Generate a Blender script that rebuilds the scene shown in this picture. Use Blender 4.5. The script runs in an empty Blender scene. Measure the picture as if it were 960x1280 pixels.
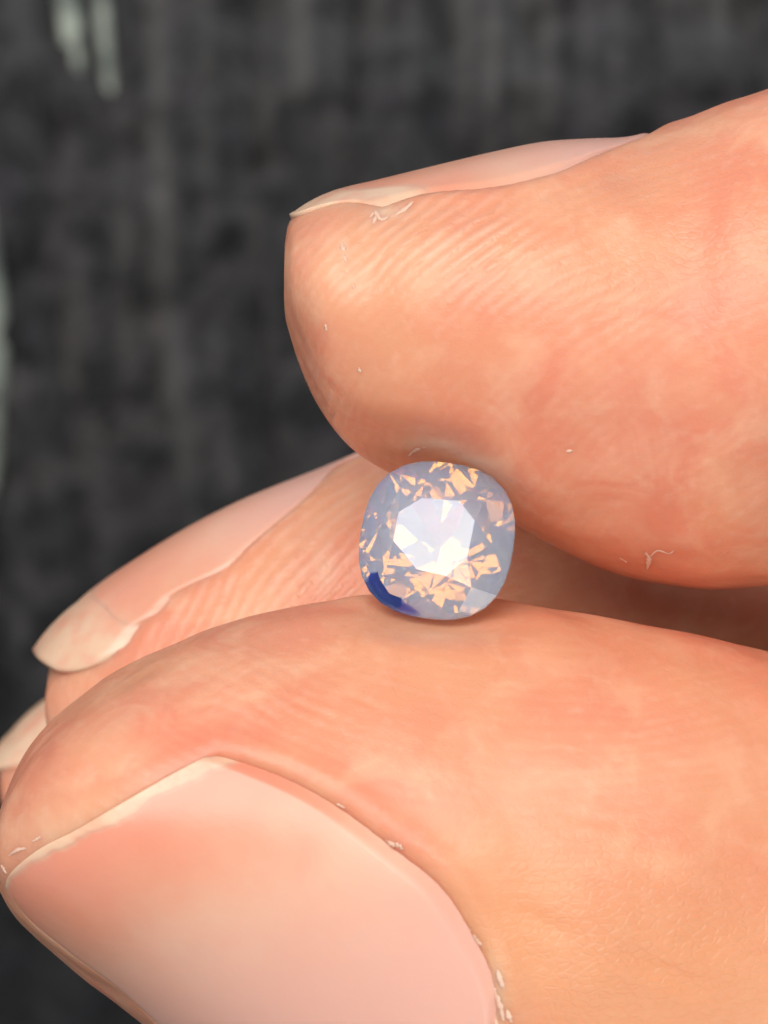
import bpy, math
import numpy as np
from mathutils import Vector

# ------------------------------------------------------------------ camera, light, exposure
S = 0.001                      # all numbers below are millimetres
D = 150.0                      # camera to stone, mm
K = 0.026                      # mm per photograph pixel in the plane of the stone
sc = bpy.context.scene
COL = sc.collection
R = math.radians

cd = bpy.data.cameras.new('camera')
cam = bpy.data.objects.new('camera', cd)
COL.objects.link(cam)
cam.location = (0, -D * S, 0)
cam.rotation_euler = (R(90), 0, 0)
cd.sensor_fit = 'VERTICAL'
cd.sensor_height = 24.0
cd.lens = 24.0 * D / (1280 * K)
cd.clip_start = 0.005
cd.clip_end = 20
cd.dof.use_dof = True
cd.dof.focus_distance = (D - 0.5) * S
cd.dof.aperture_fstop = 78
sc.camera = cam

w = bpy.data.worlds.new('World')
sc.world = w
w.use_nodes = True
w.node_tree.nodes['Background'].inputs[0].default_value = (0.62, 0.80, 1.0, 1)
w.node_tree.nodes['Background'].inputs[1].default_value = 0.38


def area(name, loc, target, size, power, col):
    l = bpy.data.lights.new(name, 'AREA')
    l.shape = 'RECTANGLE'
    l.size, l.size_y = size
    l.energy = power
    l.color = col
    o = bpy.data.objects.new(name, l)
    COL.objects.link(o)
    o.location = loc
    o.rotation_euler = (Vector(target) - Vector(loc)).to_track_quat('-Z', 'Y').to_euler()
    return o


area('window_light', (-0.34, -0.95, 0.60), (0, 0, 0), (1.1, 0.9), 17.0, (1.0, 0.96, 0.90))
area('fill_light', (0.40, -0.95, -0.50), (0, 0, 0), (0.8, 0.6), 3.2, (1.0, 0.92, 0.80))  # added low front fill lamp, brightens the thumbnail and undersides

vs = sc.view_settings
vs.view_transform = 'Standard'
vs.look = 'None'
vs.exposure = 0.12
vs.gamma = 1.0
vs.use_curve_mapping = False
sc.render.engine = 'CYCLES'
cy = sc.cycles
cy.use_denoising = True
cy.max_bounces = 14
cy.adaptive_threshold = 0.025
cy.transmission_bounces = 14
cy.glossy_bounces = 12
cy.diffuse_bounces = 3
cy.volume_bounces = 6
cy.transparent_max_bounces = 16
cy.sample_clamp_indirect = 12


def mmp(px, py, y):
    k = K * (D + y) / D
    return (px - 480) * k, y, (640 - py) * k


def project(P):                # mm -> photograph pixels
    k = D / (D + P[..., 1]) / K
    return np.stack([480 + P[..., 0] * k, 640 - P[..., 2] * k], -1)


# ------------------------------------------------------------------ node helpers
def new_mat(name):
    m = bpy.data.materials.new(name)
    m.use_nodes = True
    nt = m.node_tree
    return m, nt, nt.nodes['Principled BSDF']


def N(nt, t, **kw):
    n = nt.nodes.new(t)
    for k, v in kw.items():
        if k.startswith('i_'):
            key = k[2:]
            n.inputs[int(key) if key.isdigit() else key.replace('_', ' ')].default_value = v
        else:
            setattr(n, k, v)
    return n


def math_n(nt, op, a, b=None, c=None):
    n = nt.nodes.new('ShaderNodeMath')
    n.operation = op
    for i, v in enumerate((a, b, c)):
        if v is None:
            continue
        if isinstance(v, (int, float)):
            n.inputs[i].default_value = v
        else:
            nt.links.new(v, n.inputs[i])
    return n.outputs[0]


def mix_col(nt, f, a, b):
    n = nt.nodes.new('ShaderNodeMix')
    n.data_type = 'RGBA'
    for i, v in ((0, f), (6, a), (7, b)):
        if isinstance(v, (int, float)):
            n.inputs[i].default_value = v
        elif isinstance(v, tuple):
            n.inputs[i].default_value = (*v, 1)
        else:
            nt.links.new(v, n.inputs[i])
    return n.outputs[2]


def noise(nt, vec, scale, detail=2.0, rough=0.5, dist=0.0):
    n = N(nt, 'ShaderNodeTexNoise', i_Scale=scale, i_Detail=detail, i_Roughness=rough, i_Distortion=dist)
    nt.links.new(vec, n.inputs['Vector'])
    return n.outputs['Fac']


def ramp(nt, v, lo, hi):
    n = N(nt, 'ShaderNodeMapRange', i_1=lo, i_2=hi)
    nt.links.new(v, n.inputs[0])
    return n.outputs[0]


# ------------------------------------------------------------------ materials
def skin_material():
    m, nt, b = new_mat('skin')
    L = nt.links.new
    tc = N(nt, 'ShaderNodeTexCoord').outputs['Object']
    att = lambda s: N(nt, 'ShaderNodeAttribute', attribute_name=s)
    n1 = noise(nt, tc, 170, 3, 0.55)
    n2 = noise(nt, tc, 420, 3, 0.6, 0.6)
    n3 = noise(nt, tc, 1900, 2, 0.6)
    c = mix_col(nt, ramp(nt, n1, 0.36, 0.64), (0.74, 0.315, 0.168), (0.735, 0.245, 0.142))
    c = mix_col(nt, math_n(nt, 'MULTIPLY', ramp(nt, n2, 0.46, 0.70), 0.60), c, (0.81, 0.42, 0.25))
    c = mix_col(nt, math_n(nt, 'MULTIPLY', ramp(nt, n3, 0.55, 0.75), 0.15), c, (0.84, 0.50, 0.36))
    blush = att('blush').outputs['Fac']
    c = mix_col(nt, math_n(nt, 'MULTIPLY', blush, 0.75), c, (0.74, 0.21, 0.12))
    c = mix_col(nt, att('tan').outputs['Fac'], c, (0.73, 0.30, 0.135))
    pale = att('pale').outputs['Fac']
    c = mix_col(nt, math_n(nt, 'MULTIPLY', pale, 0.8), c, (0.80, 0.55, 0.36))
    b.subsurface_method = 'BURLEY'
    b.inputs['Subsurface Weight'].default_value = 0.8
    b.inputs['Subsurface Radius'].default_value = (1.0, 0.36, 0.18)
    b.inputs['Subsurface Scale'].default_value = 0.0016
    b.inputs['IOR'].default_value = 1.42
    rg = math_n(nt, 'MULTIPLY_ADD', n2, 0.25, 0.26)
    L(rg, b.inputs['Roughness'])
    # friction ridges
    rd = att('ridge_d').outputs['Fac']
    ra = att('ridge_a').outputs['Fac']
    warp = math_n(nt, 'MULTIPLY', noise(nt, tc, 240, 1), 0.9)
    ph = math_n(nt, 'MULTIPLY', math_n(nt, 'ADD', rd, warp), 2 * math.pi / 0.40)
    rid = math_n(nt, 'MULTIPLY_ADD', math_n(nt, 'SINE', ph), 0.5, 0.5)
    brk = ramp(nt, noise(nt, tc, 1900, 2, 0.6), 0.30, 0.52)
    patch = ramp(nt, noise(nt, tc, 260, 2), 0.22, 0.60)
    rid = math_n(nt, 'MULTIPLY', math_n(nt, 'MULTIPLY', rid, brk), math_n(nt, 'MULTIPLY', patch, ra))
    L(mix_col(nt, math_n(nt, 'MULTIPLY', math_n(nt, 'MINIMUM', rid, 1.6), 0.16), c, (0.92, 0.62, 0.47)), b.inputs['Base Color'])
    # criss-cross grain
    vo = N(nt, 'ShaderNodeTexVoronoi', i_Scale=2700.0, feature='DISTANCE_TO_EDGE')
    mp = N(nt, 'ShaderNodeMapping')
    mp.inputs['Scale'].default_value = (1, 0.6, 1.6)
    mp.inputs['Rotation'].default_value = (0, 0.6, 0)
    L(tc, mp.inputs[0])
    L(mp.outputs[0], vo.inputs['Vector'])
    gr = att('grain').outputs['Fac']
    cell = math_n(nt, 'MULTIPLY', math_n(nt, 'MINIMUM', vo.outputs['Distance'], 0.16), gr)
    h = math_n(nt, 'MULTIPLY', rid, 0.036)
    h = math_n(nt, 'MULTIPLY_ADD', cell, 0.065, h)
    h = math_n(nt, 'MULTIPLY_ADD', noise(nt, tc, 5200, 3, 0.65), 0.012, h)
    h = math_n(nt, 'MULTIPLY_ADD', noise(nt, tc, 900, 2, 0.5), 0.022, h)
    bp = N(nt, 'ShaderNodeBump', i_Strength=1.0, i_Distance=0.001)
    L(h, bp.inputs['Height'])
    L(bp.outputs[0], b.inputs['Normal'])
    return m


def nail_material(free):
    m, nt, b = new_mat('nail_free_edge' if free else 'nail_plate')
    L = nt.links.new
    tc = N(nt, 'ShaderNodeTexCoord').outputs['Object']
    along = N(nt, 'ShaderNodeAttribute', attribute_name='along').outputs['Fac']
    across = N(nt, 'ShaderNodeAttribute', attribute_name='across').outputs['Fac']
    n1 = noise(nt, tc, 330, 3, 0.55)
    c = mix_col(nt, ramp(nt, n1, 0.35, 0.65), (0.77, 0.33, 0.195), (0.78, 0.43, 0.265))
    c = mix_col(nt, ramp(nt, along, 0.25, 0.75), c, (0.78, 0.40, 0.30))
    tipr = math_n(nt, 'SUBTRACT', 1.0, ramp(nt, along, 0.12, 0.48))
    c = mix_col(nt, math_n(nt, 'MULTIPLY', tipr, 0.85), c, (0.75, 0.25, 0.155))
    fr = N(nt, 'ShaderNodeAttribute', attribute_name='free').outputs['Fac']
    c = mix_col(nt, math_n(nt, 'MULTIPLY', fr, ramp(nt, noise(nt, tc, 900, 3), 0.1, 0.55)), c, mix_col(nt, n1, (0.74, 0.44, 0.27), (0.79, 0.53, 0.36)))
    L(c, b.inputs['Base Color'])
    b.subsurface_method = 'BURLEY'
    b.inputs['Subsurface Weight'].default_value = 0.5
    b.inputs['Subsurface Radius'].default_value = (1.0, 0.45, 0.28)
    b.inputs['Subsurface Scale'].default_value = 0.00035
    b.inputs['Roughness'].default_value = 0.34
    b.inputs['Coat Weight'].default_value = 0.2
    b.inputs['Coat Roughness'].default_value = 0.22
    b.inputs['IOR'].default_value = 1.5
    # faint lengthwise nail ridges
    st = N(nt, 'ShaderNodeCombineXYZ')
    L(math_n(nt, 'MULTIPLY', across, 34.0), st.inputs[0])
    L(math_n(nt, 'MULTIPLY', along, 1.2), st.inputs[1])
    h = math_n(nt, 'MULTIPLY', noise(nt, st.outputs[0], 1.0, 2), 0.006)
    h = math_n(nt, 'MULTIPLY_ADD', noise(nt, tc, 4200, 2), 0.006, h)
    bp = N(nt, 'ShaderNodeBump', i_Strength=1.0, i_Distance=0.001)
    L(h, bp.inputs['Height'])
    L(bp.outputs[0], b.inputs['Normal'])
    return m


def flake_material():
    m, nt, b = new_mat('dry_skin')
    b.inputs['Base Color'].default_value = (0.82, 0.50, 0.35, 1)
    b.subsurface_method = 'BURLEY'
    b.inputs['Subsurface Weight'].default_value = 0.3
    b.inputs['Subsurface Radius'].default_value = (1, 0.6, 0.4)
    b.inputs['Subsurface Scale'].default_value = 0.0004
    b.inputs['Roughness'].default_value = 0.5
    return m


def gem_material():
    m, nt, b = new_mat('milky_sapphire')
    b.inputs['Base Color'].default_value = (1, 1, 1, 1)
    b.inputs['Transmission Weight'].default_value = 1.0
    b.inputs['Roughness'].default_value = 0.0
    b.inputs['IOR'].default_value = 1.77
    v = N(nt, 'ShaderNodeVolumeScatter')
    v.inputs['Color'].default_value = (0.25, 0.42, 1.0, 1)
    v.inputs['Density'].default_value = 850.0
    v.inputs['Anisotropy'].default_value = -0.65
    ab = N(nt, 'ShaderNodeVolumeAbsorption')
    ab.inputs['Color'].default_value = (0.45, 0.30, 1.0, 1)
    ab.inputs['Density'].default_value = 80.0
    ad = N(nt, 'ShaderNodeAddShader')
    nt.links.new(v.outputs[0], ad.inputs[0])
    nt.links.new(ab.outputs[0], ad.inputs[1])
    nt.links.new(ad.outputs[0], nt.nodes['Material Output'].inputs['Volume'])
    return m


def zone_material():
    m = bpy.data.materials.new('blue_zone')
    m.use_nodes = True
    nt = m.node_tree
    nt.nodes.clear()
    o = nt.nodes.new('ShaderNodeOutputMaterial')
    t = nt.nodes.new('ShaderNodeBsdfTransparent')
    v = nt.nodes.new('ShaderNodeVolumeAbsorption')
    v.inputs['Color'].default_value = (0.0, 0.10, 0.85, 1)
    v.inputs['Density'].default_value = 5200.0
    nt.links.new(t.outputs[0], o.inputs['Surface'])
    nt.links.new(v.outputs[0], o.inputs['Volume'])
    return m


def cloth_material():
    m, nt, b = new_mat('black_ribbed_cloth')
    L = nt.links.new
    tc = N(nt, 'ShaderNodeTexCoord').outputs['Object']
    mpc = N(nt, 'ShaderNodeMapping')
    mpc.inputs['Scale'].default_value = (1.0, 1.0, 0.5)
    L(tc, mpc.inputs[0])
    n1 = noise(nt, tc, 400, 3, 0.65)
    n2 = noise(nt, mpc.outputs[0], 150, 3, 0.6)
    n3 = noise(nt, tc, 1500, 2, 0.6)
    hue = noise(nt, tc, 220, 2)
    c = mix_col(nt, ramp(nt, n1, 0.36, 0.64), (0.0035, 0.003, 0.003), (0.046, 0.041, 0.040))
    c = mix_col(nt, math_n(nt, 'MULTIPLY', ramp(nt, n2, 0.42, 0.7), 0.5), c, (0.013, 0.012, 0.012))
    c = mix_col(nt, math_n(nt, 'MULTIPLY', ramp(nt, hue, 0.5, 0.7), 0.35), c, (0.058, 0.047, 0.056))
    c = mix_col(nt, math_n(nt, 'MULTIPLY', ramp(nt, n3, 0.5, 0.75), 0.3), c, (0.09, 0.09, 0.09))
    sk = N(nt, 'ShaderNodeAttribute', attribute_name='streak').outputs['Fac']
    c = mix_col(nt, math_n(nt, 'MULTIPLY', sk, ramp(nt, n1, 0.0, 0.55)), c, (0.125, 0.115, 0.106))
    L(c, b.inputs['Base Color'])
    b.inputs['Roughness'].default_value = 0.85
    b.inputs['Specular IOR Level'].default_value = 0.2
    b.inputs['Sheen Weight'].default_value = 0.12
    h = math_n(nt, 'MULTIPLY', n1, 0.9)
    h = math_n(nt, 'MULTIPLY_ADD', n3, 0.35, h)
    bp = N(nt, 'ShaderNodeBump', i_Strength=0.8, i_Distance=0.001)
    L(h, bp.inputs['Height'])
    L(bp.outputs[0], b.inputs['Normal'])
    return m


def strip_material():
    m, nt, b = new_mat('pale_strip')
    tc = N(nt, 'ShaderNodeTexCoord').outputs['Object']
    n1 = noise(nt, tc, 260, 3, 0.6)
    c = mix_col(nt, ramp(nt, n1, 0.35, 0.65), (0.10, 0.11, 0.095), (0.36, 0.38, 0.31))
    nt.links.new(c, b.inputs['Base Color'])
    b.inputs['Roughness'].default_value = 0.7
    return m


# ------------------------------------------------------------------ mesh helpers
def smoothstep(a, b, x):
    t = np.clip((x - a) / (b - a), 0, 1)
    return t * t * (3 - 2 * t)


def mesh_obj(name, V, F, mat, parent=None, smooth=True, attrs=None):
    me = bpy.data.meshes.new(name)
    V = np.asarray(V, float)
    if isinstance(F, np.ndarray):
        nv, nf = len(V), len(F)
        k = F.shape[1]
        me.vertices.add(nv)
        me.vertices.foreach_set('co', (V * S).astype(np.float32).ravel())
        me.loops.add(nf * k)
        me.loops.foreach_set('vertex_index', F.astype(np.int32).ravel())
        me.polygons.add(nf)
        me.polygons.foreach_set('loop_start', np.arange(0, nf * k, k, dtype=np.int32))
        me.update(calc_edges=True)
    else:
        me.from_pydata([tuple(v * S) for v in V], [], F)
        me.update()
    me.validate()
    if smooth:
        me.polygons.foreach_set('use_smooth', np.ones(len(me.polygons), dtype=bool))
    for k, v in (attrs or {}).items():
        a = me.attributes.new(k, 'FLOAT', 'POINT')
        a.data.foreach_set('value', np.asarray(v, np.float32).ravel())
    me.materials.append(mat)
    o = bpy.data.objects.new(name, me)
    COL.objects.link(o)
    if parent:
        o.parent = parent
    return o


def grid_faces(ni, nj, wrap=False):
    i = np.arange(ni - 1)[:, None]
    j = np.arange(nj if wrap else nj - 1)[None, :]
    j2 = (j + 1) % nj
    return np.stack([i * nj + j, i * nj + j2, (i + 1) * nj + j2, (i + 1) * nj + j], -1).reshape(-1, 4)


def catmull(P, u):
    P = np.asarray(P, float)
    n = len(P)
    Q = np.vstack([2 * P[0] - P[1], P, 2 * P[-1] - P[-2]])
    k = np.clip(np.floor(u).astype(int), 0, n - 2)
    t = (u - k)[:, None]
    p0, p1, p2, p3 = Q[k], Q[k + 1], Q[k + 2], Q[k + 3]
    return 0.5 * (2 * p1 + (p2 - p0) * t + (2 * p0 - 5 * p1 + 4 * p2 - p3) * t ** 2 + (3 * p1 - p0 - 3 * p2 + p3) * t ** 3)


TH0 = R(-120)


def loft(pairs, nt_, fine, fine_until, coarse, p=1.0):
    """pairs: (Ux,Uy,Lx,Ly, ysil, front, back): outline points and depths of each section"""
    A = np.asarray(pairs, float)
    uu = np.linspace(0, len(A) - 1, 4000)
    C = catmull(A, uu)
    # even arc length on the longer of the two outlines
    seg = np.maximum(np.hypot(*np.diff(C[:, 0:2], axis=0).T), np.hypot(*np.diff(C[:, 2:4], axis=0).T)) * K
    arc = np.concatenate([[0], np.cumsum(seg)])
    ua = np.interp(fine_until, np.arange(len(A)), np.interp(np.arange(len(A)), uu, arc))
    s = np.concatenate([np.arange(0, ua, fine), np.arange(ua, arc[-1], coarse)])
    C = catmull(A, np.interp(s, arc, uu))
    th = TH0 + np.arange(nt_) / nt_ * 2 * math.pi
    c, d = np.cos(th), np.sin(th)
    cc = np.sign(c) * np.abs(c) ** p
    dd = np.sign(d) * np.abs(d) ** p
    mid = (C[:, 0:2] + C[:, 2:4]) / 2
    half = (C[:, 0:2] - C[:, 2:4]) / 2
    px = mid[:, None, :] + half[:, None, :] * cc[None, :, None]
    ys = C[:, 4]
    y = ys[:, None] - np.where(dd[None] > 0, dd[None] * np.maximum(C[:, 5], 0.02)[:, None], dd[None] * np.maximum(C[:, 6], 0.02)[:, None])
    k = (K * (D + ys) / D)[:, None]
    P = np.stack([(px[..., 0] - 480) * k, y, (640 - px[..., 1]) * k], -1)
    return P, s, th


def normals(P):
    du = np.gradient(P, axis=0)
    dv = (np.roll(P, -1, 1) - np.roll(P, 1, 1)) / 2
    n = np.cross(dv, du)
    n /= np.maximum(np.linalg.norm(n, axis=-1, keepdims=True), 1e-9)
    cen = P.mean(1, keepdims=True)
    if (n * (P - cen)).sum() < 0:
        n = -n
    return n


def sample(A, I, J):
    ni, nj = A.shape[:2]
    I = np.clip(I, 0, ni - 1.001)
    J = np.mod(J, nj)
    i = np.floor(I).astype(int)
    j = np.floor(J).astype(int)
    a, b = (I - i)[..., None], (J - j)[..., None]
    j2 = (j + 1) % nj
    return (A[i, j] * (1 - a) + A[i + 1, j] * a) * (1 - b) + (A[i, j2] * (1 - a) + A[i + 1, j2] * a) * b


def resample(P, n):
    P = np.asarray(P, float)
    u = np.linspace(0, len(P) - 1, 600)
    C = catmull(P, u)
    arc = np.concatenate([[0], np.cumsum(np.hypot(*np.diff(C, axis=0).T))])
    return np.stack([np.interp(np.linspace(0, arc[-1], n), arc, C[:, k]) for k in range(2)], -1)


def invert(P, th, pts):
    """photograph pixel -> (i, j) on the camera side of a finger"""
    pr = project(P)
    front = np.sin(th) > -0.02
    idx = np.where(front)[0]
    q = pr[:, idx, :]
    out = []
    for p in pts:
        d2 = ((q - np.asarray(p, float)) ** 2).sum(-1)
        a, b = np.unravel_index(np.argmin(d2), d2.shape)
        out.append((a, idx[b]))
    return np.array(out, float)


def in_poly(pts, poly):
    x, y = pts[:, 0], pts[:, 1]
    r = np.zeros(len(pts), bool)
    n = len(poly)
    for k in range(n):
        x1, y1 = poly[k]
        x2, y2 = poly[(k + 1) % n]
        c = ((y1 > y) != (y2 > y))
        r ^= c & (x < (x2 - x1) * (y - y1) / (y2 - y1 + 1e-12) + x1)
    return r


def edge_metric(P, nrm, bounds, fold_w):
    """signed distance (mm) to the nail outline and the fold strength there"""
    poly, wts = [], []
    for curve, wt in zip(bounds, fold_w):
        poly.append(curve)
        wts.append(np.full(len(curve), wt))
    poly = np.vstack(poly)
    wts = np.concatenate(wts)
    k = 9
    ww = np.concatenate([wts[-k:], wts, wts[:k]])
    wts = np.convolve(ww, np.ones(2 * k + 1) / (2 * k + 1), 'valid')
    B = sample(P, poly[:, 0], poly[:, 1])
    ni, nj = P.shape[:2]
    flat = P.reshape(-1, 3)
    lo, hi = B.min(0) - 3.0, B.max(0) + 3.0
    near = np.where(((flat > lo) & (flat < hi)).all(1))[0]
    dist = np.full(len(flat), 9.0)
    wt = np.zeros(len(flat))
    for c0 in range(0, len(near), 4000):
        ix = near[c0:c0 + 4000]
        d2 = ((flat[ix, None, :] - B[None]) ** 2).sum(-1)
        m = d2.argmin(1)
        dist[ix] = np.sqrt(d2[np.arange(len(ix)), m])
        wt[ix] = wts[m]
    II, JJ = np.divmod(near, nj)
    jj = JJ.astype(float)
    ins = in_poly(np.stack([II.astype(float), jj], -1), poly)
    dist[near[ins]] *= -1
    return dist.reshape(ni, nj), wt.reshape(ni, nj)


def coons(bounds, na, nb):
    F, Nn, Pp, Ff = bounds          # free A->B, near A->D, prox D->C, far B->C
    f, n, p, g = resample(F, na), resample(Nn, nb), resample(Pp, na), resample(Ff, nb)
    a = np.linspace(0, 1, na)[:, None, None]
    b = np.linspace(0, 1, nb)[None, :, None]
    return ((1 - b) * f[:, None] + b * p[:, None] + (1 - a) * n[None] + a * g[None]
            - ((1 - a) * (1 - b) * f[0] + a * (1 - b) * f[-1] + (1 - a) * b * p[0] + a * b * p[-1]))


# ------------------------------------------------------------------ fingers
M_SKIN = skin_material()
M_NAIL = nail_material(False)
M_FREE = nail_material(True)
M_FLAKE = flake_material()

INDEX = [(357, 346, 357, 348, 3.6, .1, .1), (358, 322, 358, 372, 3.6, 2.3, 2.3), (361, 298, 362, 405, 3.6, 3.4, 3.4),
         (371, 271, 375, 455, 3.5, 4.6, 4.6), (415, 246, 401, 515, 3.4, 5.6, 5.6), (475, 231, 442, 560, 3.8, 6.3, 6.2),
         (540, 215, 500, 592, 3.7, 6.9, 6.7), (620, 196, 566, 620, 3.7, 7.3, 7.1), (680, 184, 628, 648, 3.7, 7.6, 7.3),
         (735, 180, 690, 684, 3.7, 7.8, 7.5), (792, 176, 757, 714, 3.9, 8.0, 7.6), (850, 155, 828, 732, 4.0, 8.1, 7.7),
         (915, 130, 895, 737, 3.6, 8.2, 7.8), (980, 106, 975, 729, 3.6, 8.2, 7.8), (1080, 75, 1080, 712, 3.6, 8.1, 7.8),
         (1220, 45, 1230, 695, 3.8, 8.0, 7.8), (1450, 15, 1430, 690, 4, 8.2, 8), (1850, -10, 1800, 720, 5, 8.6, 8.6),
         (2250, 70, 2080, 800, 7, 9.2, 9.2), (2600, 330, 2330, 980, 9, 9.4, 9.4), (3000, 640, 2700, 1280, 12, 9.8, 9.8),
         (3400, 950, 3050, 1560, 14, 9.8, 9.8)]
THUMB = [(-3, 1072, -3, 1076, 2.4, .1, .1), (-2, 1045, -1, 1100, 2.4, 2.4, 2.4), (4, 1008, 6, 1122, 2.4, 4.0, 4.0),
         (27, 952, 20, 1145, 2.4, 5.4, 5.4), (73, 894, 43, 1168, 2.4, 6.6, 6.6), (148, 838, 73, 1194, 2.4, 7.6, 7.6),
         (260, 786, 108, 1224, 2.4, 8.4, 8.4), (400, 755, 150, 1257, 2.4, 8.9, 8.9), (545, 747, 202, 1300, 2.4, 9.3, 9.2),
         (690, 762, 275, 1362, 2.4, 9.6, 9.4), (830, 787, 370, 1442, 2.4, 9.8, 9.6), (970, 820, 482, 1538, 2.4, 10, 9.8),
         (1120, 862, 620, 1648, 3.0, 10, 10), (1300, 925, 800, 1768, 3.8, 10, 10), (1550, 1010, 1080, 1900, 5.5, 10.2, 10.2),
         (1950, 1120, 1600, 2040, 8, 10, 10), (2450, 1240, 2250, 2130, 12, 11, 11), (3000, 1300, 2900, 2160, 17, 13, 13),
         (3500, 1300, 3500, 2160, 22, 14, 14)]
MIDDLE = [(62, 879, 62, 881, 18, .1, .1), (63, 853, 66, 908, 18, 2.3, 2.3), (66, 818, 85, 955, 18, 3.9, 3.9),
          (100, 757, 150, 1010, 17.8, 5.2, 5.2), (200, 686, 280, 1058, 17.6, 6.4, 6.4), (300, 632, 430, 1058, 17.4, 7.0, 7.0),
          (415, 585, 580, 1020, 17.2, 7.3, 7.3), (540, 530, 720, 975, 17, 7.5, 7.5), (680, 470, 860, 925, 17, 7.6, 7.6),
          (850, 400, 1020, 872, 17.2, 7.7, 7.7), (1050, 330, 1200, 840, 18, 7.8, 7.8), (1300, 260, 1400, 825, 19, 7.9, 7.9),
          (1800, 180, 1800, 800, 21, 8.4, 8.4), (2200, 240, 2080, 850, 23, 8.8, 8.8), (2550, 440, 2330, 1010, 25, 9, 9),
          (2950, 700, 2700, 1280, 28, 9.6, 9.6), (3350, 960, 3050, 1520, 30, 9.6, 9.6)]
RING = [(2, 986, 2, 988, 34, .1, .1), (3, 962, 8, 1012, 34, 2.2, 2.2), (8, 932, 32, 1052, 34, 3.6, 3.6),
        (50, 885, 100, 1100, 34, 5, 5), (150, 822, 230, 1125, 34, 6, 6), (300, 757, 400, 1115, 34, 6.6, 6.6),
        (500, 690, 620, 1060, 34, 7, 7), (800, 590, 920, 970, 34, 7.2, 7.2), (1200, 470, 1300, 880, 35, 7.4, 7.4),
        (1750, 380, 1750, 850, 37, 7.8, 7.8), (2150, 430, 2030, 900, 39, 8.2, 8.2), (2550, 640, 2330, 1080, 41, 8.6, 8.6),
        (3000, 880, 2800, 1360, 43, 9, 9), (3300, 1000, 3050, 1500, 44, 9, 9)]
LITTLE = [(252, 1010, 252, 1012, 50, .1, .1), (262, 975, 280, 1040, 50, 2.6, 2.6), (330, 915, 400, 1070, 50, 4.6, 4.6),
          (480, 850, 580, 1080, 50, 5.6, 5.6), (760, 760, 860, 1060, 50, 6, 6), (1200, 660, 1280, 980, 51, 6.2, 6.2),
          (1700, 600, 1720, 950, 52, 6.6, 6.6), (2150, 690, 2080, 1050, 54, 7, 7), (2600, 880, 2450, 1250, 56, 7.4, 7.4),
          (3100, 1050, 3000, 1450, 57, 7.8, 7.8)]
PALM = [(2480, 1300, 2480, 1310, 32, .5, .5), (2500, 1000, 2500, 1600, 32, 14, 16), (2600, 760, 2580, 1800, 32, 23, 26),
        (2850, 640, 2820, 1960, 31, 28, 30), (3300, 640, 3300, 2080, 30, 29, 30), (3900, 760, 3900, 2060, 30, 25, 26),
        (4500, 900, 4500, 1900, 30, 20, 21), (5000, 960, 5000, 1800, 30, 19, 20), (6000, 930, 6000, 1850, 30, 21, 22),
        (8000, 880, 8000, 1950, 30, 24, 25)]

allV, allF = [], []
ATT = {k: [] for k in ('ridge_d', 'ridge_a', 'grain', 'blush', 'pale', 'tan')}
base = 0
surf = {}
rng = np.random.default_rng(7)


def lumps(P, amp):
    r = np.random.default_rng(3)
    h = np.zeros(P.shape[:2])
    for wl, a in ((9, 1.0), (5, .6), (3, .35), (1.7, .16)):
        for _ in range(4):
            v = r.normal(size=3)
            v /= np.linalg.norm(v)
            h += a * np.sin(P @ v * 2 * math.pi / wl + r.uniform(0, 6.28))
    return h * amp


def blob(px, c, r):
    return np.exp(-(((px[..., 0] - c[0]) / r[0]) ** 2 + ((px[..., 1] - c[1]) / r[1]) ** 2))


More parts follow.
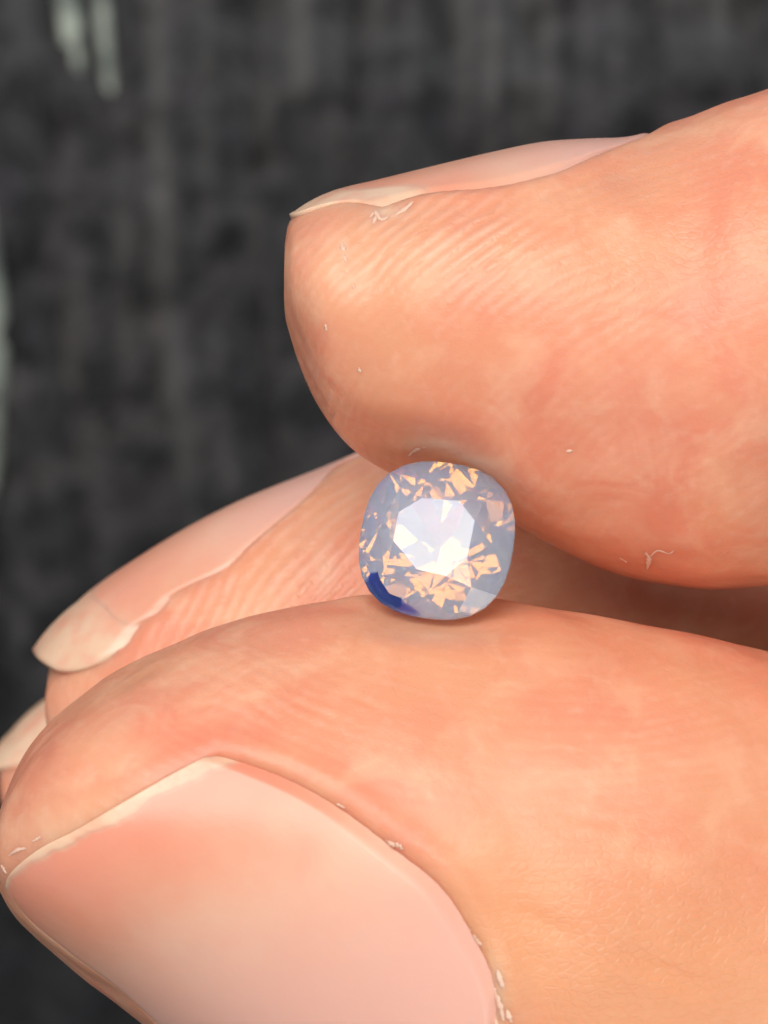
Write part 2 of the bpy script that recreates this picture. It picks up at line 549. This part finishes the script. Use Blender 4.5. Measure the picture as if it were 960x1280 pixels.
def add_finger(key, pairs, nt_, fine, fine_until, coarse, nail=None, core=None, ridges=(), grain=(), blush=(), pale=(), tan=(), creases=(), lump=0.035, dent=None):
    global base
    P, s, th = loft(pairs, nt_, fine, fine_until, coarse)
    nrm = normals(P)
    P0 = P.copy()
    px = project(P0)
    front = smoothstep(-0.3, 0.2, np.sin(th))[None, :]
    hgt = lumps(P0, lump) * smoothstep(0, 2.0, s)[:, None]
    fold_blush = 0
    if nail:
        bounds, fw, depth = nail['make'](P0, th)
        d, wt = edge_metric(P0, nrm, [resample(bounds[0], 120), resample(bounds[3], 160), resample(bounds[2], 120)[::-1], resample(bounds[1], 160)[::-1]], fw)
        inside = smoothstep(0.03, -0.28, d)
        hgt = hgt * (1 - inside) - depth * inside
        hgt += wt * nail.get('fold', 0.34) * np.exp(-((d - 0.42) / 0.5) ** 2) * (d > -0.5)
        fold_blush = np.exp(-((d - 0.1) / 0.7) ** 2) * wt
        nail['bounds'] = bounds
    # creases: short grooves along lines given on the camera side
    for (p0, p1, wd, dp) in creases:
        q = invert(P0, th, [p0, p1])
        a, b = (sample(P0, q[:, 0], q[:, 1]))
        ab = b - a
        t = np.clip(((P0 - a) @ ab) / (ab @ ab), 0, 1)
        dist = np.linalg.norm(P0 - (a + t[..., None] * ab), axis=-1)
        hgt -= dp * np.exp(-(dist / wd) ** 2) * np.sin(np.pi * np.clip(t, 0.03, .97)) + -0.5 * dp * np.exp(-((dist - 1.8 * wd) / wd) ** 2) * np.sin(np.pi * t)
    if dent:
        dd = np.linalg.norm((P0 - np.array(mmp(*dent))) * np.array([.8, 1, 1]), axis=-1)
        hgt += -0.34 * np.exp(-(dd / 1.5) ** 2) + 0.13 * np.exp(-((dd - 2.9) / 0.9) ** 2)
    P = P0 + nrm * hgt[..., None]
    rd = np.zeros(P.shape[:2])
    if core:
        c = np.array(mmp(*core))
        rd = np.linalg.norm((P0 - c) * np.array([1, .8, 1]), axis=-1)
    fld = lambda L, d0: np.clip(d0 + sum(v * blob(px, c, r) for c, r, v in L), 0, 2) * (front if L else 1)
    ra = fld(ridges, 0.16)
    gn = fld(grain, 0.15)
    bl = np.clip(fld(blush, 0.0) + 0.55 * fold_blush, 0, 1)
    pl = np.clip(fld(pale, 0.0), 0, 1)
    ni, nj = P.shape[:2]
    allV.append(P.reshape(-1, 3))
    allF.append(grid_faces(ni, nj, True) + base)
    base += ni * nj
    for k, v in zip(ATT, (rd, ra, gn, bl, pl, np.clip(fld(tan, 0.0), 0, 1))):
        ATT[k].append(np.broadcast_to(v, (ni, nj)).ravel())
    surf[key] = dict(P0=P0, P=P, n=nrm, th=th, s=s, nail=nail)


def thumb_nail(P, th):
    F = [(272, 940), (220, 967), (160, 1003), (100, 1037), (50, 1062), (16, 1092), (8, 1112)]
    NR = [(272, 940), (347, 963), (427, 1007), (493, 1053), (553, 1107), (593, 1160), (618, 1225), (622, 1290), (600, 1345)]
    FR = [(8, 1112), (34, 1148), (75, 1184), (130, 1226), (190, 1276), (260, 1336), (330, 1395)]
    PX = [(600, 1345), (560, 1385), (480, 1410), (400, 1415), (330, 1395)]
    iv = lambda L: invert(P, th, L)
    return [iv(F), iv(NR), iv(PX), iv(FR)], (0.10, 0.12, 0.6, 0.5), 0.36


def top_nail(near_free, near_fold, th_far, prox_back):
    """nail seen almost edge-on along the upper outline: far half mirrored to the hidden side"""
    def make(P, th):
        nj = len(th)
        j_of = lambda t: (t - TH0) / (2 * math.pi) * nj
        f = invert(P, th, near_free)
        n = invert(P, th, near_fold)
        j0 = j_of(R(th_far[1]))           # middle of the nail
        back = lambda q: np.stack([q[:, 0], 2 * j0 - q[:, 1]], -1)
        free = np.vstack([f, back(f)[::-1][1:]])
        D_, C_ = n[-1], back(n)[-1]
        t = np.linspace(0, 1, 7)[:, None]
        prox = D_ + (C_ - D_) * t
        prox[:, 0] += prox_back * np.sin(np.pi * t[:, 0])
        return [free, n, prox, back(n)], (0.1, 0.6, 0.2, 0.5), 0.26
    return make


index_nail = dict(make=top_nail([(478, 259), (448, 252), (410, 256), (382, 266), (373, 268)],
                                [(478, 259), (517, 248), (560, 240), (612, 236), (671, 222), (724, 205), (786, 180)], (0, -12), 14),
                  fold=0.28)
middle_nail = dict(make=top_nail([(160, 806), (135, 814), (112, 806), (100, 786), (98, 766)],
                                 [(160, 806), (178, 778), (200, 764), (222, 742), (280, 712), (312, 684), (352, 650), (392, 615), (414, 590)], (0, -10), 14),
                   fold=0.22)
ring_nail = dict(make=top_nail([(70, 935), (45, 940), (22, 935), (14, 925)],
                               [(70, 935), (100, 900), (150, 870), (220, 830), (300, 790), (340, 762)], (0, -10), 10), fold=0.2)
thumb_n = dict(make=thumb_nail, fold=0.36)

add_finger('index', INDEX, 420, 0.11, 14, 0.6, index_nail, core=(1150, 1020, -3), dent=(546, 584, 0.3),
           ridges=[((570, 312), (150, 62), 1.7), ((400, 520), (60, 70), .9), ((640, 470), (220, 130), .12), ((880, 300), (160, 90), .3)],
           grain=[((880, 260), (200, 110), .9)],
           blush=[((650, 660), (150, 60), .25), ((700, 420), (180, 120), .25), ((400, 500), (60, 80), .15)],
           pale=[((440, 330), (60, 70), .10), ((530, 562), (40, 10), .7), ((600, 578), (30, 8), .5), ((430, 312), (6, 14), .6), ((485, 268), (26, 8), .6)])
add_finger('thumb', THUMB, 440, 0.12, 13, 0.6, thumb_n, core=(700, 200, 0), dent=(546, 768, -0.8),
           ridges=[((330, 860), (130, 50), .35), ((800, 900), (200, 90), .25)],
           grain=[((900, 1150), (170, 150), 1.1), ((700, 1200), (130, 120), .7), ((500, 870), (200, 60), .3)],
           blush=[((250, 925), (70, 26), .9), ((930, 900), (120, 120), .3), ((480, 900), (120, 60), .2), ((30, 1080), (40, 40), .3)],
           tan=[((840, 1230), (260, 170), .85), ((640, 1130), (60, 120), .5)],
           pale=[((546, 790), (70, 16), .35), ((618, 1240), (14, 50), .6), ((700, 980), (130, 50), .35), ((60, 1040), (60, 30), .25)],
           creases=[((300, 862), (350, 905), .16, .05), ((350, 868), (430, 905), .14, .04), ((420, 855), (500, 900), .14, .035),
                    ((230, 885), (280, 880), .16, .04), ((690, 1010), (800, 1035), .2, .04), ((640, 1130), (730, 1185), .3, .07),
                    ((700, 1090), (830, 1150), .3, .05), ((760, 1180), (900, 1250), .3, .07)])
add_finger('middle', MIDDLE, 360, 0.13, 9.6, 0.6, middle_nail, core=(800, 1100, 12),
           ridges=[((400, 700), (130, 70), 3.0), ((250, 790), (80, 40), .5)], grain=[((700, 690), (120, 60), .6)],
           pale=[((405, 715), (14, 26), .5)])
add_finger('ring', RING, 200, 0.25, 6, 0.8, ring_nail)
add_finger('little', LITTLE, 120, 0.4, 4, 0.9)
add_finger('palm', PALM, 120, 0.9, 8, 1.5, lump=0.08)

# ------------------------------------------------------------------ background cloth
cx = np.concatenate([np.arange(-420, -110, 1.8), np.arange(-110, 110, 0.7), np.arange(110, 420, 1.8)])
cz = np.concatenate([np.arange(-330, -110, 2.4), np.arange(-110, 120, 0.9), np.arange(120, 330, 2.4)])
XX, ZZ = np.meshgrid(cx, cz, indexing='ij')
rib_x = XX + 1.6 * np.sin(ZZ / 31 + 0.4) + 0.9 * np.sin(ZZ / 13 + XX / 40)
rib = np.abs(np.sin(rib_x * math.pi / 7.4)) ** 0.6
strength = 0.55 + 0.45 * np.sin(rib_x * 0.31 + 1.0) * np.sin(rib_x * 0.123)
zq = np.clip(ZZ, -55, 60)
YY = 190 + 7 * np.sin(XX / 55 + 0.5) + 0.017 * (zq - 14) ** 2 + 0.9 * (ZZ - zq) - 5.6 * rib * strength
for wl, a in ((11, .35), (6.1, .25), (3.7, .16)):
    for _ in range(5):
        v = rng.normal(size=2)
        v /= np.linalg.norm(v)
        YY += a * np.sin((XX * v[0] + ZZ * v[1]) * 2 * math.pi / wl + rng.uniform(0, 6.28))
# paler wales of the ribbing, each proud of the cloth
streak = np.zeros_like(XX)
PXc = project(np.stack([XX, YY, ZZ], -1))
for x0, x1, ya, yb, wd, a in ((190, 205, -200, 420, 13, .6), (205, 240, 380, 640, 16, .45), (385, 372, -200, 180, 20, .6), (590, 575, -200, 200, 12, .55),
                              (625, 612, -200, 210, 11, .75), (690, 684, -200, 200, 12, .55), (735, 728, -200, 170, 9, .35), (840, 836, -200, 110, 14, .4),
                              (905, 898, -200, 110, 14, .7), (40, 30, -200, 120, 16, .4), (300, 320, 60, 420, 14, .25), (95, 85, 330, 520, 10, .3),
                              (470, 470, -200, 160, 14, .3), (-60, -40, -200, 900, 14, .5), (1000, 1010, -200, 900, 14, .6), (120, 140, 500, 760, 14, .2), (255, 262, -200, 330, 9, .35), (330, 336, -200, 260, 9, .3), (425, 420, -200, 240, 10, .45), (520, 512, -200, 210, 9, .35),
                              (655, 648, -200, 210, 8, .5), (775, 770, -200, 170, 10, .4), (870, 866, -200, 120, 8, .4), (940, 934, -200, 110, 8, .4), (150, 160, 60, 560, 8, .3), (60, 60, 420, 700, 9, .3), (270, 290, 400, 640, 10, .25)):
    t = np.clip((PXc[..., 1] - ya) / (yb - ya), 0, 1)
    g = np.exp(-((PXc[..., 0] - (x0 + (x1 - x0) * t)) / wd) ** 2) * smoothstep(-.02, .12, (PXc[..., 1] - ya) / (yb - ya)) * smoothstep(1.02, .7, (PXc[..., 1] - ya) / (yb - ya))
    streak = np.maximum(streak, g * a)
YY -= 1.4 * streak
cloth = mesh_obj('cloth', np.stack([XX, YY, ZZ], -1).reshape(-1, 3), grid_faces(len(cx), len(cz)), cloth_material(), attrs={'streak': streak})
cloth['kind'] = 'structure'
cloth['label'] = 'blurred black ribbed cloth behind the hand'


def tube(name, pts, radii, mat, parent, n=14, flat=1.0):
    pts = np.asarray(pts, float)
    u = np.linspace(0, len(pts) - 1, 40)
    C = catmull(pts, u)
    r = catmull(np.asarray(radii, float)[:, None], u)[:, 0]
    V = []
    for k in range(len(C)):
        for j in range(n):
            a = 2 * math.pi * j / n
            V.append(C[k] + np.array([math.cos(a) * r[k], math.sin(a) * r[k] * flat, 0]))
    F = grid_faces(len(C), n, True)
    return mesh_obj(name, V, F, mat, parent)


def cloth_y(x, z):
    i = np.clip(np.searchsorted(cx, x), 0, len(cx) - 1)
    j = np.clip(np.searchsorted(cz, z), 0, len(cz) - 1)
    return YY[i, j]


M_STRIP = strip_material()


def strip(pxs, rad, dip):  # raised strip of pale greenish colour lying on the cloth
    pts = []
    for (a, b), dp in zip(pxs, dip):
        x, _, z = mmp(a, b, 195)
        y = cloth_y(x, z)
        x, _, z = mmp(a, b, y)
        pts.append((x, y + dp, z))
    o = tube('pale_strip', pts, rad, M_STRIP, cloth)
    o['label'] = 'pale greenish cord along the black cloth'
    return o


strip([(70, -260), (78, -100), (88, 20), (96, 80), (104, 160)], [.9, .9, .9, .7, .3], [-.6, -.6, -.5, -.1, 1.6])
strip([(112, -260), (120, -100), (130, 30), (137, 110), (140, 190)], [.5, .5, .5, .45, .3], [-.5, -.5, -.4, 0, 1.6])
strip([(-30, 180), (-14, 300), (-4, 400), (-3, 480), (-14, 600), (-40, 720)], [.5, .7, .8, .8, .7, .5], [.6, -.6, -1, -1, -.6, .6])

# ------------------------------------------------------------------ hand
hand = mesh_obj('hand', np.vstack(allV), np.vstack(allF), M_SKIN, attrs={k: np.concatenate(v) for k, v in ATT.items()})
hand['label'] = 'bare hand pinching the small gemstone between thumb and index finger'
hand['category'] = 'hand'


def build_nail(key, label, na=110, nb=150, over=0.0, band=0.12, band_fn=None, rise=0.08, thick=0.34, edge_drop=0.16, soft=0.02):
    sf = surf[key]
    G = coons(sf['nail']['bounds'], na, nb)
    Pn = sample(sf['P0'], G[..., 0], G[..., 1])
    nn = sample(sf['n'], G[..., 0], G[..., 1])
    nn /= np.linalg.norm(nn, axis=-1, keepdims=True)
    # smooth plate
    for _ in range(14):
        Q = Pn.copy()
        Q[1:-1, 1:-1] = (Pn[:-2, 1:-1] + Pn[2:, 1:-1] + Pn[1:-1, :-2] + Pn[1:-1, 2:]) / 4
        Q[1:-1, 0] = (Pn[:-2, 0] + Pn[2:, 0] + 2 * Pn[1:-1, 0]) / 4
        Pn = Q
    a = np.linspace(0, 1, na)[:, None]
    b = np.linspace(0, 1, nb)[None, :]
    lat = np.minimum(a, 1 - a)
    h = rise + 0.22 * np.sin(np.pi * a) * np.ones_like(b) * 0.6 - edge_drop * smoothstep(0.05, 0.0, lat) - edge_drop * smoothstep(0.96, 1.0, b)
    Pn = Pn + nn * h[..., None]
    b2 = np.broadcast_to(b, (na, nb)).copy()
    if over:
        k = 10
        tan = Pn[:, 0] - Pn[:, nb // 5]
        tan /= np.linalg.norm(tan, axis=-1, keepdims=True)
        mean = tan[na // 4: -na // 4].mean(0)
        tan = 0.4 * tan + 0.6 * mean / np.linalg.norm(mean)
        tan /= np.linalg.norm(tan, axis=-1, keepdims=True)
        ov = over * (np.sin(np.pi * np.clip(a[:, 0], 0.0, 1)) ** 0.5)
        ext = [Pn[:, 0] + tan * (ov * (k - q) / k)[:, None] - nn[:, 0] * (0.18 * ov * ((k - q) / k) ** 2)[:, None] for q in range(k)]
        Pn = np.concatenate([np.stack(ext, 1), Pn], 1)
        nn = np.concatenate([np.repeat(nn[:, :1], k, 1), nn], 1)
        b2 = np.concatenate([np.zeros((na, k)), b2], 1)
    n2 = Pn.shape[1]
    bot = Pn - nn * thick
    V = np.concatenate([Pn.reshape(-1, 3), bot.reshape(-1, 3)])
    aa = np.broadcast_to(a, (na, n2)).ravel()
    bb = b2.ravel()
    F = grid_faces(na, n2)
    off = na * n2
    Fb = F[:, ::-1] + off
    i = np.arange(na - 1)
    rim = np.stack([i * n2, (i + 1) * n2, (i + 1) * n2 + off, i * n2 + off], -1)
    F = np.vstack([F, Fb, rim])
    # orient outward
    v = V[F[0]]
    if np.dot(np.cross(v[1] - v[0], v[2] - v[0]), nn[0, 0]) < 0:
        F = F[:, ::-1]
    fa = aa[(F % off)].mean(1)
    fb = bb[(F % off)].mean(1)
    lim = band_fn(fa) if band_fn else np.full(len(F), band)
    free = fb < lim
    limv = band_fn(aa) if band_fn else np.full(len(aa), band)
    fv = smoothstep(soft, -soft, bb - limv)
    A = {'along': np.concatenate([bb, bb]), 'across': np.concatenate([aa, aa]), 'free': np.concatenate([fv, fv])}

    def sub(name, mask, mat, parent):
        f = F[mask]
        used, inv = np.unique(f, return_inverse=True)
        return mesh_obj(name, V[used], inv.reshape(f.shape), mat, parent, attrs={k: x[used] for k, x in A.items()})
    plate = sub('fingernail', ~free, M_NAIL, hand)
    plate['label'] = label
    fe = sub('free_edge', free, M_FREE, plate)
    return plate


build_nail('thumb', 'broad pink thumbnail with short uneven pale edge', 150, 190,
           band_fn=lambda a: 0.010 + 0.048 * np.clip(1.15 - a * 1.2, 0, 1) + 0.009 * np.sin(a * 23) * (1 - a) + 0.005 * np.sin(a * 41 + 2 * np.sin(a * 9)) + 0.0025 * np.sin(a * 97 + 3 * np.sin(a * 13)), edge_drop=0.2, soft=0.02)
build_nail('index', 'index fingernail seen edge-on with thin ivory tip', 130, 170, over=0.25, soft=0.06,
           band_fn=lambda a: 0.16 + 0.02 * np.sin(a * 17), rise=0.05, thick=0.32)
build_nail('middle', 'long middle fingernail with overhanging ivory tip', 130, 170, over=2.4, soft=0.13,
           band_fn=lambda a: 0.10 + 0.02 * np.sin(a * 15), rise=0.05, thick=0.34)
build_nail('ring', 'ivory tip of the ring fingernail behind the thumb', 90, 110, over=1.6, band=0.3, rise=0.05)

# ------------------------------------------------------------------ flakes of dry skin
from mathutils.bvhtree import BVHTree
hm = hand.data
vco = np.empty(len(hm.vertices) * 3, np.float32)
hm.vertices.foreach_get('co', vco)
bvh = BVHTree.FromPolygons([tuple(v) for v in vco.reshape(-1, 3).tolist()], np.vstack(allF).tolist())


def on_hand(px, py):
    d = Vector(mmp(px, py, 0)) * S - cam.location
    loc, nrm, _, _ = bvh.ray_cast(cam.location, d.normalized())
    if nrm.dot(d) > 0:
        nrm = -nrm
    return np.array(loc) / S, np.array(nrm)


def flake(pts, width, lift):
    pts = resample(pts, 12)
    V = []
    r = np.random.default_rng(int(pts[0, 0] * 7 + pts[0, 1]))
    for k, p in enumerate(pts):
        c, n = on_hand(*p)
        q, _ = on_hand(*(pts[min(k + 1, 11)] if k < 11 else pts[k] * 2 - pts[k - 1]))
        t = q - c
        t /= np.linalg.norm(t)
        side = np.cross(t, n)
        side /= np.linalg.norm(side)
        wd = 1.25 * width * (0.25 + 0.75 * math.sin(math.pi * (k + .6) / 12.2)) * r.uniform(.6, 1.15)
        up = 0.3 * lift * (0.4 + 0.6 * math.sin(math.pi * k / 11)) + r.uniform(-.015, .015)
        for m_, (sx, z) in enumerate(((-1, -.05), (-.4, up), (.5, up * 1.25), (1, up * .7), (.5, up * 1.25 - .06), (-.4, up - .08))):
            V.append(c + side * sx * wd + n * z)
    return mesh_obj('skin_flake', V, grid_faces(12, 6, True), M_FLAKE, hand)


FL = [([(462, 272), (470, 264), (476, 274), (486, 270)], .10, .08), ([(494, 268), (504, 262), (516, 252)], .13, .07),
      ([(466, 280), (470, 270)], .08, .07), ([(428, 304), (431, 314)], .09, .05), ([(430, 318), (434, 328)], .06, .04),
      ([(407, 405), (409, 416)], .06, .04), ([(448, 459), (451, 466)], .07, .04), ([(441, 355), (443, 362)], .04, .03),
      ([(806, 690), (812, 698), (809, 712)], .10, .08), ([(812, 696), (822, 688), (836, 692), (842, 688)], .06, .05),
      ([(510, 570), (520, 562), (534, 558)], .08, .05),
      ([(706, 564), (716, 563)], .07, .04), ([(684, 678), (694, 681)], .05, .04),
      ([(774, 697), (786, 704)], .05, .03), ([(664, 664), (672, 668)], .05, .04),
      ([(600, 1190), (612, 1220), (610, 1250)], .18, .10), ([(614, 1225), (626, 1258), (630, 1276)], .14, .10), ([(578, 1158), (590, 1162)], .10, .06),
      ([(606, 1252), (600, 1276)], .12, .07), ([(622, 1212), (630, 1236)], .12, .12), ([(634, 1262), (640, 1278)], .10, .10), ([(592, 1168), (602, 1182)], .10, .10), ([(616, 1262), (622, 1284)], .16, .12), ([(420, 1004), (432, 1010)], .06, .05), ([(482, 1050), (498, 1058), (506, 1062)], .10, .05),
      ([(2, 1082), (8, 1092)], .12, .06), ([(10, 1070), (22, 1062), (34, 1060)], .07, .05), ([(40, 1052), (52, 1045)], .06, .04)]
for a in FL:
    try:
        flake(*a)
    except Exception as e:
        print('flake', a[0][0], e)

# ------------------------------------------------------------------ gemstone
GX, GZ = 96 * K, 99.5 * K


def outline(ang, k=1.0):
    e = 2.55
    c, s_ = math.cos(ang), math.sin(ang)
    r = (abs(c) ** e + abs(s_) ** e) ** (-1 / e)
    return np.array([c * r * GX * k, s_ * r * GZ * k])


def gem_mesh():
    V, F = [], []

    def v(ang, k, y):
        p = outline(R(ang), k)
        V.append((p[0], y, p[1]))
        return len(V) - 1
    T = [v(45 * k + 22.5 + (4, -5, 6, 0, -6, 5, 3, -4)[k], .50 + (.02, 0, -.03, .03, .02, -.02, .03, 0)[k], -0.92) for k in range(8)]
    St = [v(45 * k + 45, .745, -0.52) for k in range(8)]
    n = 32
    g = 360 / n
    G = [v(g * k, 1, -0.09) for k in range(n)]
    H = [v(g * k, 1, 0.09) for k in range(n)]
    F.append(T[::-1])
    q = n // 16
    for k in range(8):
        k2 = (k + 1) % 8
        F.append([T[k], T[k2], St[k]])                                          # star facets
        gi = lambda m_: G[(q * m_) % n]
        F.append([T[k], St[k], gi(2 * k + 1), St[k - 1]])                       # mains
        for a in range(q):                                                      # upper halves, following the round girdle
            i0 = (q * (2 * k + 1) + a) % n
            F.append([St[k], G[(i0 + 1) % n], G[i0]])
            i1 = (q * (2 * k + 2) + a) % n
            F.append([St[k], G[(i1 + 1) % n], G[i1]])
    for k in range(n):
        F.append([G[k], G[(k + 1) % n], H[(k + 1) % n], H[k]])
    # pavilion: lower halves, mains and a small second tier round the culet
    r = np.random.default_rng(21)
    A = [v(45 * k + 22.5 + r.uniform(-3, 3), .70 + r.uniform(-.04, .04), 0.86 + r.uniform(-.05, .05)) for k in range(8)]
    B = [v(45 * k + r.uniform(-4, 4), .30 + r.uniform(-.04, .04), 1.74 + r.uniform(-.05, .05)) for k in range(8)]
    cu = len(V)
    V.append((0.05, 2.29, -0.03))
    for k in range(8):
        for a in range(2 * q):
            i0 = (q * 2 * k + a) % n
            F.append([A[k], H[i0], H[(i0 + 1) % n]])
        k2 = (k + 1) % 8
        F.append([A[k], H[(q * 2 * (k + 1)) % n], B[k2]])
        F.append([H[(q * 2 * (k + 1)) % n], A[k2], B[k2]])
        F.append([A[k], B[k2], B[k]])
        F.append([B[k], B[k2], cu])
    return np.array(V), F


def fix_orient(V, F):
    c = V.mean(0)
    out = []
    for f in F:
        p = V[list(f)]
        n = np.zeros(3)
        for a in range(1, len(f) - 1):
            n += np.cross(p[a] - p[0], p[a + 1] - p[0])
        out.append(list(f) if np.dot(n, p.mean(0) - c) > 0 else list(f)[::-1])
    return out


V, F = gem_mesh()
gem = mesh_obj('gemstone', V, fix_orient(V, F), gem_material(), smooth=False)
gem['label'] = 'tiny milky white-blue faceted cushion-cut gemstone held between the fingertips'
gem['category'] = 'gemstone'
gx, _, gz = mmp(546, 675.5, 0)
gem.location = (gx * S, -0.55 * S, gz * S)
gem.rotation_euler = (R(-13), R(8), R(-8))

# blue colour zone inside the stone, low on its left
zv = []
for top in (1, 0):
    for a, k in ((215, .88), (220, .94), (234, .955), (252, .955), (267, .945), (261, .90), (249, .845), (238, .86), (226, .82), (218, .80)):
        p = outline(R(a), k)
        zv.append((p[0], -0.09 - 0.43 * (1 - k) / .255 + .035 if top else 0.45, p[1]))
nz = 10
zf = [list(range(nz)), list(range(nz, 2 * nz))] + [[k, (k + 1) % nz, nz + (k + 1) % nz, nz + k] for k in range(nz)]
zv = np.array(zv)
zone = mesh_obj('colour_zone', zv, fix_orient(zv, zf), zone_material(), gem, smooth=False)
zone['label'] = 'deep blue colour patch inside the stone'
